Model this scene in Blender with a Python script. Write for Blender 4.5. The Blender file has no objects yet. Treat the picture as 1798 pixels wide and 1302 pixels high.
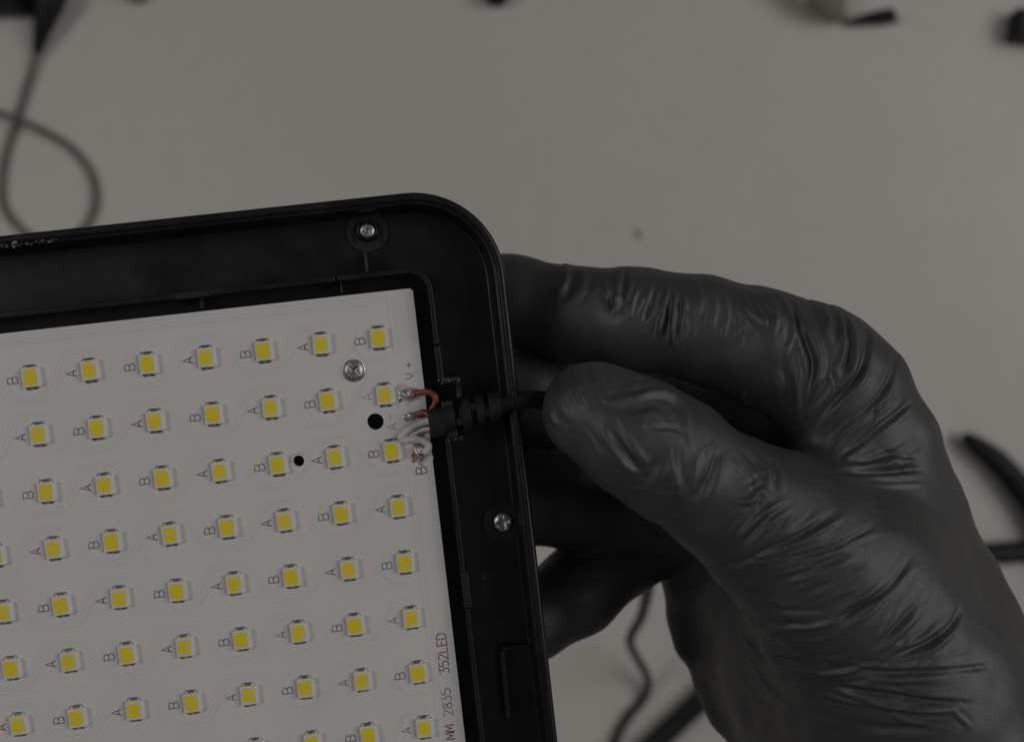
import bpy, bmesh, math, random
import numpy as np
from mathutils import Matrix, Vector

random.seed(4)
rng = np.random.default_rng(7)
C = bpy.context.scene.collection
MM = 0.001

# ------------------------------------------------------------------ camera, world, lamps
FPX, CX, CY, ZC = 2000.0, 899.0, 651.0, 0.580          # focal length in photo pixels, photo centre, camera height over the table
K = ZC / 0.430                                          # size of the table's things against a 0.43 m high camera
ZP = ZC - 0.186                                         # height at which the lamp is held
cam_d = bpy.data.cameras.new('camera')
cam = bpy.data.objects.new('camera', cam_d); C.objects.link(cam)
cam.location = (0, 0, ZC)
cam_d.sensor_width = 36.0; cam_d.lens = 36.0 * FPX / 1798.0
cam_d.clip_start = 0.01; cam_d.clip_end = 20
cam_d.dof.use_dof = True; cam_d.dof.focus_distance = 0.184; cam_d.dof.aperture_fstop = 15.0
S = bpy.context.scene; S.camera = cam
S.render.resolution_x, S.render.resolution_y = 1024, 741
S.view_settings.view_transform = 'Standard'; S.view_settings.look = 'None'
S.view_settings.exposure = 0.0; S.view_settings.gamma = 1.0
w = bpy.data.worlds.new('World'); S.world = w; w.use_nodes = True
w.node_tree.nodes['Background'].inputs[0].default_value = (0.93, 0.97, 1.0, 1)
w.node_tree.nodes['Background'].inputs[1].default_value = 0.05

def area(name, loc, target, size, power, col):
    d = bpy.data.lights.new(name, 'AREA'); d.shape = 'RECTANGLE'; d.size = size[0]; d.size_y = size[1]
    d.energy = power; d.color = col
    o = bpy.data.objects.new(name, d); C.objects.link(o); o.location = loc
    o.rotation_euler = (Vector(target) - Vector(loc)).to_track_quat('-Z', 'Y').to_euler()
    return o
area('ceiling_lamp', (-0.76, 0.12, 1.08), (0.0, -0.02, 0.35), (0.38, 0.38), 1.72, (1.0, 0.965, 0.93))
area('ceiling_panel', (1.02, 0.16, 1.15), (0.05, 0, 0.3), (0.95, 0.85), 4.85, (1.0, 0.97, 0.945))

# ------------------------------------------------------------------ materials
def mat(name, base, rough=0.5, metal=0.0, spec=0.5):
    m = bpy.data.materials.new(name); m.use_nodes = True
    b = m.node_tree.nodes['Principled BSDF']
    b.inputs['Base Color'].default_value = (*base, 1); b.inputs['Roughness'].default_value = rough
    b.inputs['Metallic'].default_value = metal; b.inputs['Specular IOR Level'].default_value = spec
    return m, m.node_tree, b

def noise(nt, scale, detail=4, rough=0.55, coord='Object', dist=0.0, stretch=None):
    tc = nt.nodes.new('ShaderNodeTexCoord'); n = nt.nodes.new('ShaderNodeTexNoise')
    n.inputs['Scale'].default_value = scale; n.inputs['Detail'].default_value = detail
    n.inputs['Roughness'].default_value = rough; n.inputs['Distortion'].default_value = dist
    src = tc.outputs[coord]
    if stretch:
        mp = nt.nodes.new('ShaderNodeMapping'); mp.inputs['Scale'].default_value = stretch
        nt.links.new(src, mp.inputs[0]); src = mp.outputs[0]
    nt.links.new(src, n.inputs['Vector'])
    return n.outputs['Fac']

def ramp(nt, fac, stops):
    r = nt.nodes.new('ShaderNodeValToRGB'); e = r.color_ramp.elements
    while len(e) < len(stops): e.new(0.5)
    for k, (p, c) in enumerate(stops): e[k].position = p; e[k].color = (*c, 1) if len(c) == 3 else c
    nt.links.new(fac, r.inputs[0]); return r.outputs[0]

def mixc(nt, fac, a, b, mode='MIX'):
    m = nt.nodes.new('ShaderNodeMix'); m.data_type = 'RGBA'; m.blend_type = mode
    if isinstance(fac, (int, float)): m.inputs[0].default_value = fac
    else: nt.links.new(fac, m.inputs[0])
    for v, i in ((a, 6), (b, 7)):
        if isinstance(v, tuple): m.inputs[i].default_value = (*v, 1)
        else: nt.links.new(v, m.inputs[i])
    return m.outputs[2]

def bump(nt, b, fac, strength, dist):
    n = nt.nodes.new('ShaderNodeBump'); n.inputs['Strength'].default_value = strength
    n.inputs['Distance'].default_value = dist
    nt.links.new(fac, n.inputs['Height'])
    if b.inputs['Normal'].is_linked: nt.links.new(b.inputs['Normal'].links[0].from_socket, n.inputs['Normal'])
    nt.links.new(n.outputs[0], b.inputs['Normal'])

# table top
M_table, nt, b = mat('table_laminate', (0.7, 0.66, 0.61), 0.42, 0, 0.35)
c = ramp(nt, noise(nt, 5.0, 5, 0.6), [(0.3, (0.655, 0.615, 0.56)), (0.7, (0.72, 0.685, 0.645))])
c2 = ramp(nt, noise(nt, 90.0, 3, 0.6), [(0.30, (0.93, 0.92, 0.90)), (0.5, (1, 1, 1))])
nt.links.new(mixc(nt, 0.5, c, c2, 'MULTIPLY'), b.inputs['Base Color'])
bump(nt, b, noise(nt, 900, 3), 0.05, 0.0004)

# lamp housing plastic (black, moulded, a little dust)
def plastic(name, base, rough, dust=True):
    m, nt, b = mat(name, base, rough, 0, 0.45)
    n1 = noise(nt, 260, 4, 0.6)
    c = ramp(nt, n1, [(0.35, tuple(x * 0.75 for x in base)), (0.7, tuple(x * 1.35 for x in base))])
    if dust:
        tc = nt.nodes.new('ShaderNodeTexCoord'); v = nt.nodes.new('ShaderNodeTexVoronoi'); v.inputs['Scale'].default_value = 190
        nt.links.new(tc.outputs['Object'], v.inputs['Vector'])
        sp = ramp(nt, v.outputs['Distance'], [(0.02, (1, 1, 1)), (0.075, (0, 0, 0))])
        rare = ramp(nt, v.outputs['Color'], [(0.80, (0, 0, 0)), (0.84, (1, 1, 1))])
        k = mixc(nt, 1.0, sp, rare, 'MULTIPLY')
        c = mixc(nt, k, c, (0.16, 0.155, 0.15))
    nt.links.new(c, b.inputs['Base Color'])
    r = ramp(nt, noise(nt, 120, 5, 0.65), [(0.3, (rough - 0.08,) * 3), (0.7, (rough + 0.12,) * 3)])
    nt.links.new(r, b.inputs['Roughness'])
    bump(nt, b, noise(nt, 2600, 2), 0.12, 0.00006)
    return m
M_house = plastic('black_abs', (0.0105, 0.0105, 0.0108), 0.34)
M_boss = plastic('black_abs_worn', (0.0135, 0.0135, 0.014), 0.5, False)
M_rubber = plastic('black_rubber', (0.0065, 0.0065, 0.007), 0.6, False)
M_chip, nt, b = mat('torn_plastic', (0.24, 0.235, 0.23), 0.4)

# white solder mask of the circuit board
M_pcb, nt, b = mat('white_solder_mask', (0.74, 0.72, 0.715), 0.38, 0, 0.4)
c = ramp(nt, noise(nt, 38, 4, 0.6), [(0.3, (0.705, 0.683, 0.672)), (0.7, (0.75, 0.735, 0.732))])
st = ramp(nt, noise(nt, 420, 4, 0.7), [(0.24, (0.80, 0.77, 0.73)), (0.36, (1, 1, 1))])
nt.links.new(mixc(nt, 0.8, c, st, 'MULTIPLY'), b.inputs['Base Color'])
bump(nt, b, noise(nt, 1500, 3), 0.06, 0.00008)
M_trace, nt, b = mat('masked_copper', (0.685, 0.668, 0.658), 0.38, 0, 0.4)
M_ink, nt, b = mat('black_silkscreen', (0.085, 0.075, 0.07), 0.6)
c = ramp(nt, noise(nt, 1300, 3, 0.7), [(0.35, (0.15, 0.14, 0.135)), (0.62, (0.32, 0.30, 0.29))])
nt.links.new(c, b.inputs['Base Color'])
M_inkfade, nt, b = mat('faded_silkscreen', (0.40, 0.38, 0.37), 0.6)
M_inkred, nt, b = mat('reddish_silkscreen', (0.2, 0.05, 0.04), 0.6)
c = ramp(nt, noise(nt, 1100, 2, 0.7), [(0.48, (0.17, 0.15, 0.145)), (0.58, (0.30, 0.08, 0.065))])
nt.links.new(c, b.inputs['Base Color'])
M_inkdred, nt, b = mat('dark_red_silkscreen', (0.3, 0.06, 0.05), 0.6)
c = ramp(nt, noise(nt, 1300, 2, 0.7), [(0.36, (0.14, 0.06, 0.055)), (0.6, (0.34, 0.06, 0.045))])
nt.links.new(c, b.inputs['Base Color'])
M_led, nt, b = mat('led_white_body', (0.80, 0.785, 0.785), 0.34, 0, 0.5)

def phosphor(name, edge, mid, p0, p1):
    m, nt, b = mat(name, mid, 0.33, 0, 0.45)
    tc = nt.nodes.new('ShaderNodeTexCoord'); sp = nt.nodes.new('ShaderNodeSeparateXYZ')
    nt.links.new(tc.outputs['Generated'], sp.inputs[0])
    def ax(o):
        a = nt.nodes.new('ShaderNodeMath'); a.operation = 'SUBTRACT'; a.inputs[1].default_value = 0.5; nt.links.new(sp.outputs[o], a.inputs[0])
        d = nt.nodes.new('ShaderNodeMath'); d.operation = 'ABSOLUTE'; nt.links.new(a.outputs[0], d.inputs[0])
        q = nt.nodes.new('ShaderNodeMath'); q.operation = 'POWER'; q.inputs[1].default_value = 5; nt.links.new(d.outputs[0], q.inputs[0]); return q.outputs[0]
    s = nt.nodes.new('ShaderNodeMath'); s.operation = 'ADD'; nt.links.new(ax(0), s.inputs[0]); nt.links.new(ax(1), s.inputs[1])
    q = nt.nodes.new('ShaderNodeMath'); q.operation = 'POWER'; q.inputs[1].default_value = 0.2; nt.links.new(s.outputs[0], q.inputs[0])
    c = ramp(nt, q.outputs[0], [(p0, mid), (p1, edge)])
    nt.links.new(c, b.inputs['Base Color'])
    bump(nt, b, noise(nt, 3000, 2), 0.1, 0.00004)
    return m
M_phB = phosphor('yellow_phosphor', (0.88, 0.73, 0.18), (0.90, 0.71, 0.055), 0.44, 0.52)
M_phA = phosphor('pale_edged_phosphor', (0.82, 0.735, 0.33), (0.90, 0.71, 0.06), 0.36, 0.50)

def metal(name, lo, hi, rough, scale=1500):
    m, nt, b = mat(name, hi, rough, 1.0)
    nt.links.new(ramp(nt, noise(nt, scale, 4, 0.7), [(0.38, lo), (0.62, hi)]), b.inputs['Base Color'])
    bump(nt, b, noise(nt, scale * 1.3, 3), 0.35, 0.00012)
    return m
M_lead = metal('tinned_lead', (0.16, 0.155, 0.15), (0.75, 0.73, 0.71), 0.42, 1900)
M_solder = metal('solder', (0.38, 0.37, 0.36), (0.86, 0.84, 0.82), 0.4, 1200)
M_screw = metal('zinc_screw', (0.5, 0.49, 0.48), (0.9, 0.89, 0.87), 0.36, 700)
M_screwd = metal('dull_screw', (0.26, 0.26, 0.26), (0.66, 0.66, 0.65), 0.46, 900)
M_wwire, nt, b = mat('white_insulation', (0.72, 0.70, 0.68), 0.4)
c = ramp(nt, noise(nt, 500, 4, 0.6), [(0.35, (0.60, 0.57, 0.54)), (0.6, (0.76, 0.74, 0.72))]); nt.links.new(c, b.inputs['Base Color'])
M_rwire, nt, b = mat('red_insulation', (0.3, 0.05, 0.04), 0.42)
c = ramp(nt, noise(nt, 600, 4, 0.6), [(0.35, (0.20, 0.035, 0.03)), (0.65, (0.36, 0.065, 0.052))]); nt.links.new(c, b.inputs['Base Color'])
M_flux, nt, b = mat('flux_residue', (0.42, 0.30, 0.25), 0.3)
c = ramp(nt, noise(nt, 1500, 3, 0.7), [(0.42, (0.55, 0.50, 0.46)), (0.5, (0.40, 0.24, 0.18)), (0.58, (0.33, 0.06, 0.04))]); nt.links.new(c, b.inputs['Base Color'])
M_haze_flux, nt, b = mat('thin_flux_film', (0.60, 0.57, 0.54), 0.25)
c = ramp(nt, noise(nt, 900, 3, 0.6), [(0.4, (0.58, 0.555, 0.535)), (0.62, (0.70, 0.68, 0.67))]); nt.links.new(c, b.inputs['Base Color'])

# glove: thin black nitrile, fine matte grain
M_glove, nt, b = mat('black_nitrile', (0.06, 0.06, 0.06), 0.6, 0, 0.95)
c = ramp(nt, noise(nt, 70, 4, 0.6), [(0.3, (0.031, 0.031, 0.0315)), (0.7, (0.042, 0.042, 0.0425))])
nt.links.new(c, b.inputs['Base Color'])
nt.links.new(ramp(nt, noise(nt, 160, 4, 0.6), [(0.3, (0.52,) * 3), (0.7, (0.62,) * 3)]), b.inputs['Roughness'])
bump(nt, b, noise(nt, 1700, 3, 0.6), 0.16, 0.00012)
bump(nt, b, noise(nt, 420, 4, 0.6, dist=1.2), 0.16, 0.0004)

M_cable, nt, b = mat('black_cable_jacket', (0.011, 0.011, 0.012), 0.55)
nt.links.new(ramp(nt, noise(nt, 200, 3), [(0.3, (0.006,) * 3), (0.7, (0.010,) * 3)]), b.inputs['Base Color'])
M_thin, nt, b = mat('grey_brown_lead', (0.13, 0.105, 0.09), 0.5)
nt.links.new(ramp(nt, noise(nt, 150, 3), [(0.3, (0.13, 0.108, 0.095)), (0.7, (0.19, 0.16, 0.14))]), b.inputs['Base Color'])
M_pale, nt, b = mat('pale_plastic', (0.66, 0.63, 0.59), 0.4)
nt.links.new(ramp(nt, noise(nt, 60, 3), [(0.3, (0.6, 0.57, 0.53)), (0.7, (0.70, 0.67, 0.635))]), b.inputs['Base Color'])
M_taupe, nt, b = mat('taupe_rubber', (0.26, 0.23, 0.20), 0.55)
nt.links.new(ramp(nt, noise(nt, 90, 3), [(0.3, (0.23, 0.20, 0.175)), (0.7, (0.3, 0.265, 0.235))]), b.inputs['Base Color'])

# ------------------------------------------------------------------ mesh helpers (millimetres in, metres out)
def obj(name, verts, faces, m, parent=None, smooth=False, scale=MM):
    me = bpy.data.meshes.new(name)
    me.from_pydata([tuple(float(q) * scale for q in v) for v in verts], [], faces)
    bm = bmesh.new(); bm.from_mesh(me); bmesh.ops.recalc_face_normals(bm, faces=bm.faces); bm.to_mesh(me); bm.free()
    me.materials.append(m)
    if smooth: me.polygons.foreach_set('use_smooth', [True] * len(me.polygons))
    o = bpy.data.objects.new(name, me); C.objects.link(o)
    if parent: o.parent = parent
    return o

def soft(o, width, seg=2, angle=35):
    """bake a bevel on the hard edges of one object"""
    md = o.modifiers.new('b', 'BEVEL'); md.width = width * MM; md.segments = seg; md.limit_method = 'ANGLE'; md.angle_limit = math.radians(angle)
    dg = bpy.context.evaluated_depsgraph_get(); me = bpy.data.meshes.new_from_object(o.evaluated_get(dg))
    o.modifiers.clear(); old = o.data; me.name = old.name; o.data = me; bpy.data.meshes.remove(old)
    return o

def tag(o, label=None, cat=None, group=None, kind=None):
    for k, v in (('label', label), ('category', cat), ('group', group), ('kind', kind)):
        if v: o[k] = v
    return o

def rrect(u0, v0, u1, v1, r, n=8):
    out = []
    for cx, cy, a0 in ((u1 - r, v1 - r, 0), (u0 + r, v1 - r, 90), (u0 + r, v0 + r, 180), (u1 - r, v0 + r, 270)):
        for k in range(n + 1):
            a = math.radians(a0 + 90 * k / n); out.append((cx + r * math.cos(a), cy + r * math.sin(a)))
    return out

def loft(loops, closed_ends=(True, True), ring=True):
    """loops: lists of 3-D points of equal count -> verts, faces"""
    n = len(loops[0]); vs = [p for l in loops for p in l]; fs = []
    for i in range(len(loops) - 1):
        for k in range(n if ring else n - 1):
            a, b_ = i * n + k, i * n + (k + 1) % n
            fs.append((a, b_, b_ + n, a + n))
    if closed_ends[0]: fs.append(tuple(range(n))[::-1])
    if closed_ends[1]: fs.append(tuple(range((len(loops) - 1) * n, len(loops) * n)))
    return vs, fs

def spline(pts, n=10):
    P = [np.array(p, float) for p in pts]; P = [2 * P[0] - P[1]] + P + [2 * P[-1] - P[-2]]; out = []
    for i in range(1, len(P) - 2):
        for k in range(n):
            t = k / n
            out.append(0.5 * (2 * P[i] + (P[i + 1] - P[i - 1]) * t + (2 * P[i - 1] - 5 * P[i] + 4 * P[i + 1] - P[i + 2]) * t * t + (-P[i - 1] + 3 * P[i] - 3 * P[i + 1] + P[i + 2]) * t ** 3))
    out.append(P[-2]); return out

def tube(path, rad, n=14, cap=True):
    """path of 3-D points; rad a number or one per point -> loft"""
    P = [np.array(p, float) for p in path]; R = [rad] * len(P) if isinstance(rad, (int, float)) else list(rad)
    up = np.array([0, 0, 1.0]); loops = []
    t0 = P[1] - P[0]; t0 /= np.linalg.norm(t0)
    nrm = np.cross(t0, up) if abs(t0[2]) < 0.9 else np.cross(t0, np.array([1.0, 0, 0])); nrm /= np.linalg.norm(nrm)
    for i, p in enumerate(P):
        t = P[min(i + 1, len(P) - 1)] - P[max(i - 1, 0)]; t /= np.linalg.norm(t)
        nrm = nrm - t * nrm.dot(t); nrm /= np.linalg.norm(nrm); bn = np.cross(t, nrm)
        loops.append([p + R[i] * (math.cos(a) * nrm + math.sin(a) * bn) for a in [2 * math.pi * k / n for k in range(n)]])
    return loft(loops, (cap, cap))

def box(u0, v0, w0, u1, v1, w1):
    vs = [(u, v, z) for z in (w0, w1) for (u, v) in ((u0, v0), (u1, v0), (u1, v1), (u0, v1))]
    return vs, [(3, 2, 1, 0), (4, 5, 6, 7), (0, 1, 5, 4), (1, 2, 6, 5), (2, 3, 7, 6), (3, 0, 4, 7)]

def join(parts):
    V, F = [], []
    for v, f in parts:
        k = len(V); V += list(v); F += [tuple(i + k for i in q) for q in f]
    return V, F

def wall(path, half, w0, w1, jitter=0.0):
    """an upright strip of given half-thickness along an open 2-D path"""
    P = [np.array(p, float) for p in path]; L, R = [], []
    for i, p in enumerate(P):
        t = P[min(i + 1, len(P) - 1)] - P[max(i - 1, 0)]; t /= np.linalg.norm(t); nn = np.array([-t[1], t[0]])
        L.append(p + nn * half); R.append(p - nn * half)
    loops = []
    for l, r in zip(L, R):
        h = w1 + random.uniform(-jitter, jitter) if jitter else w1
        loops.append([(l[0], l[1], w0), (l[0], l[1], h), (r[0], r[1], h + (random.uniform(-jitter, jitter) if jitter else 0)), (r[0], r[1], w0)])
    return loft(loops)

def px(x, y, z):
    """world millimetres of photo pixel (x, y) at z mm above the held lamp's height"""
    d = (ZC - ZP) / MM - z
    return np.array([(x - CX) / FPX * d, -(y - CY) / FPX * d, ZP / MM + z])

def pt(x, y, h):
    """world millimetres of photo pixel (x, y) at h mm above the table"""
    return px(x, y, h * K - ZP / MM)

# ------------------------------------------------------------------ the table
tb = obj('table', *box(-1200, -800, -25, 1200, 900, 0), M_table); soft(tb, 2); tag(tb, kind='structure')

# ------------------------------------------------------------------ the floodlight (panel coordinates u right, v up, w towards the camera)
W3 = np.array([0.05077087, 0.05877596, 0.11342939]); th = np.linalg.norm(W3)
lamp = bpy.data.objects.new('led_floodlight', None); C.objects.link(lamp)
lamp.matrix_world = Matrix.Translation((-0.02195433, 0.00538388, ZC - 0.18600351)) @ Matrix.Rotation(th, 4, Vector(W3 / th))
tag(lamp, 'opened black floodlight with white circuit board of yellow LEDs, held by the gloved hand', 'floodlight')
UL, VB = -161.2, -217.6                                  # left and bottom of the lamp, outside the frame
UR, VT = 21.7, 22.5
def ring_loops(profile, u0, v0, u1, v1, r, n=20):
    return [[(x, y, h) for x, y in rrect(u0 + d, v0 + d, u1 - d, v1 - d, max(r - d, 0.3), n)] for d, h in profile]
prof = [(2.6, -10.6), (0.7, -10.0), (0.25, -7.0), (0.0, 3.4), (0.14, 3.76), (0.42, 3.98), (0.55, 4.0), (0.98, 4.0), (1.14, 3.92), (1.24, 3.76), (1.28, 3.45), (1.38, 3.34),
        (1.56, 3.34), (1.76, 3.24), (1.9, 3.0), (2.05, 0.0), (2.35, -2.7), (2.75, -3.0)]
hs = obj('housing', *loft(ring_loops(prof, UL, VB, UR, VT, 14.6)), M_house, lamp, True)
for e in hs.data.polygons:
    if len(e.vertices) > 4: e.use_smooth = False

def flat_plate(name, outline, holes, w_top, thick, m, bev=0.05):
    cu = bpy.data.curves.new(name, 'CURVE'); cu.dimensions = '2D'; cu.fill_mode = 'BOTH'; cu.extrude = (thick / 2 - bev) * MM
    cu.bevel_depth = bev * MM; cu.bevel_resolution = 1; cu.offset = -bev * MM
    for loop in [outline] + holes:
        s = cu.splines.new('POLY'); s.points.add(len(loop) - 1); s.use_cyclic_u = True
        for p, q in zip(s.points, loop): p.co = (q[0] * MM, q[1] * MM, 0, 1)
    t = bpy.data.objects.new(name, cu); C.objects.link(t)
    dg = bpy.context.evaluated_depsgraph_get(); me = bpy.data.meshes.new_from_object(t.evaluated_get(dg))
    bpy.data.objects.remove(t); bpy.data.curves.remove(cu)
    me.transform(Matrix.Translation((0, 0, (w_top - thick / 2) * MM))); me.materials.clear(); me.materials.append(m)
    o = bpy.data.objects.new(name, me); C.objects.link(o); o.parent = lamp
    return o
circ = lambda cx, cy, r, n=40: [(cx + r * math.cos(2 * math.pi * k / n), cy + r * math.sin(2 * math.pi * k / n)) for k in range(n)]
pcb = flat_plate('circuit_board', rrect(-146.1, -202.6, 6.62, 7.45, 0.7, 5), [circ(-1.97, -13.57, 1.35), circ(-15.14, -18.5, 0.92)], 0.0, 1.4, M_pcb)

# inner ridge round the board, broken where the cable gland sits
RW0, RW1 = -3.0, 2.5
def ridge(path, half=0.42, top=RW1):
    o = obj('inner_ridge', *wall(path, half, RW0, top), M_house, lamp); return soft(o, 0.2, 3, 40)
corner = [(5.85 + 3.6 * math.cos(a), 6.65 + 3.6 * math.sin(a)) for a in [math.radians(90 - 90 * k / 12) for k in range(13)]]
ridge([(-157, 10.25), (-31.2, 10.25)])
ridge([(-25.4, 10.25), (-5.5, 10.25)])
ridge([(-5.15, 10.25), *corner, (9.45, -2.1)])
ridge([(9.45, -2.3), (9.5, -8.0)], 0.52, 2.1)
ridge([(9.45, -17.9), (9.45, -39.6)])
ridge([(9.45, -45.6), (9.42, -213)])
cl = [((-31.2, 10.2), (-25.4, 10.2), 0.5), ((9.62, -39.6), (9.62, -45.6), 0.62)]
for a, b_, h in cl:
    o = obj('clip_tab', *wall([a, b_], h, RW0, 2.2), M_boss, lamp); soft(o, 0.12)
for (u0, v0, u1, v1) in ((-0.62, 10.75, -0.22, 14.0), (-27.75, 7.9, -27.25, 9.9), (-5.0, 7.9, -4.85, 9.8)):
    o = obj('stiffening_rib', *box(u0, v0, -3.1, u1, v1, -0.2), M_house, lamp); soft(o, 0.1)
# edges of a recess in the moat, lower right
o = obj('recess_edge', *wall([(19.5, -54.2), (14.45, -54.2)], 0.3, -3.1, -1.7), M_house, lamp); soft(o, 0.15)
o = obj('recess_edge', *wall([(14.4, -54.6), (14.15, -66.2)], 0.42, -3.1, -1.7), M_boss, lamp); soft(o, 0.18)

# screw bosses and screws
def lathe(prof, n=36, cx=0, cy=0):
    return loft([[(cx + r * math.cos(2 * math.pi * k / n), cy + r * math.sin(2 * math.pi * k / n), h) for k in range(n)] for r, h in prof], (True, True))
def screw_mesh(R, h, depth, cross=0.24):
    vs, fs = [(0, 0, h - depth)], []; nr, na = 14, 48
    for i in range(1, nr + 1):
        for k in range(na):
            r = R * i / nr; a = 2 * math.pi * k / na; x, y = r * math.cos(a), r * math.sin(a)
            z = h * (1 - 0.45 * (r / R) ** 4)
            arm = min(abs(x), abs(y)) < cross * R * (1 - 0.45 * r / R) and r < 0.66 * R
            if arm: z = h - depth * (1 - 0.5 * r / R)
            vs.append((x, y, z))
    for k in range(na): fs.append((0, 1 + k, 1 + (k + 1) % na))
    for i in range(nr - 1):
        for k in range(na):
            a, b_ = 1 + i * na + k, 1 + i * na + (k + 1) % na; fs.append((a, b_, b_ + na, a + na))
    k0 = len(vs); vs += [(R * math.cos(2 * math.pi * k / na), R * math.sin(2 * math.pi * k / na), -0.3) for k in range(na)]
    for k in range(na): fs.append((1 + (nr - 1) * na + k, 1 + (nr - 1) * na + (k + 1) % na, k0 + (k + 1) % na, k0 + k))
    return vs, fs
def screw(u, v, wz, R, h, depth, m, rot=0.3, label=None):
    o = obj('screw', *screw_mesh(R, h, depth), m, lamp, True); o.location = (u * MM, v * MM, wz * MM); o.rotation_euler.z = rot
    if label: o['label'] = label
    return o
for (u, v, top) in ((0.2, 17.5, -2.55), (16.95, -33.1, -2.7)):
    o = obj('screw_boss', *lathe([(3.4, -3.3), (3.38, top - 0.06), (3.3, top), (1.75, top), (1.68, top - 0.04), (1.6, top - 0.4), (0.5, top - 0.4)], 48, u, v), M_boss, lamp)
o = obj('boss_rib', *wall([(0.25 + 2.45 * math.cos(math.radians(t)), 17.1 + 2.5 * math.sin(math.radians(t))) for t in range(-40, 48, 8)], 0.05, -3, -2.35), M_boss, lamp)
o = obj('boss_rib', *wall([(0.25 + 2.45 * math.cos(math.radians(t)), 17.1 + 2.5 * math.sin(math.radians(t))) for t in range(132, 222, 8)], 0.05, -3, -2.35), M_boss, lamp)
o = obj('screw_collar', *lathe([(1.68, -2.9), (1.66, -1.75), (1.58, -1.65), (1.42, -1.72), (1.35, -2.6)], 36, 0.25, 17.62), M_house, lamp, True)
screw(0.28, 17.6, -2.3, 1.22, 0.7, 0.5, M_screwd, 0.5, 'small dull screw sunk in the boss near the rounded corner')
screw(17.0, -33.1, -2.95, 1.62, 1.0, 0.6, M_screw, 0.2, 'bright screw in the boss on the right side of the rim')
screw(-4.45, -4.85, 0.02, 1.55, 0.75, 0.6, M_screwd, 0.75, 'cross-head screw holding down the white circuit board')
o = obj('washer', *lathe([(1.85, 0.0), (1.85, 0.12), (1.75, 0.18), (1.5, 0.18)], 40, -4.45, -4.85), M_solder, lamp)
# burr round the small hole
burr = [(-15.14 + 1.35 * math.cos(a), -18.5 + 1.3 * math.sin(a), 0.03) for a in [math.radians(40 + 22 * k) for k in range(9)]]
o = obj('drill_burr', *tube(burr, [0.02 + 0.07 * random.random() for _ in burr], 5), M_lead, lamp)

# ------------------------------------------------------------------ LEDs
def led_body_mesh():
    ou = lambda d, h: [(x, y, h) for x, y in rrect(-1.16 + d, -1.56 + d, 1.72 - d, 1.56 - d, 0.16, 4)]
    iu = lambda d, h: [(x, y, h) for x, y in rrect(-1.06 + d, -1.32 + d, 1.16 - d, 1.32 - d, 0.42, 4)]
    return loft([ou(0, 0.02), ou(0, 0.60), ou(0.07, 0.68), iu(0, 0.68), iu(0.07, 0.56)])
def phosphor_mesh():
    iu = lambda d, h: [(x, y, h) for x, y in rrect(-1.05 + d, -1.31 + d, 1.15 - d, 1.31 - d, 0.42, 4)]
    return loft([iu(0.02, 0.5), iu(0.03, 0.605), iu(0.16, 0.625), iu(0.34, 0.635)], (False, True))
def lead_mesh(s):
    # a folded tab with a solder fillet running down to the pad
    pr = [(1.52, 0.02), (2.02, 0.02), (2.0, 0.10), (1.86, 0.17), (1.72, 0.30), (1.62, 0.34), (1.52, 0.34)]
    loops = []
    for u in np.linspace(-0.98, 0.98, 7):
        q = 1.0 if abs(u) < 0.9 else 0.86
        loops.append([(u + 0.12, s * (1.52 + (p - 1.52) * q * random.uniform(0.86, 1.12)), h * (1 if abs(u) < 0.9 else 0.7) * random.uniform(0.9, 1.1)) for p, h in pr])
    return loft(loops)
protoB = obj('led', *led_body_mesh(), M_led, lamp); phB = obj('phosphor', *phosphor_mesh(), M_phB, protoB, True)
phA_mesh = phB.data.copy(); phA_mesh.materials.clear(); phA_mesh.materials.append(M_phA)
lead_meshes = []
for k in range(4):
    pair = []
    for s in (1, -1):
        o = obj('lead', *lead_mesh(s), M_lead, protoB, True); pair.append(o.data)
        bpy.data.objects.remove(o)
    lead_meshes.append(pair)

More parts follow.
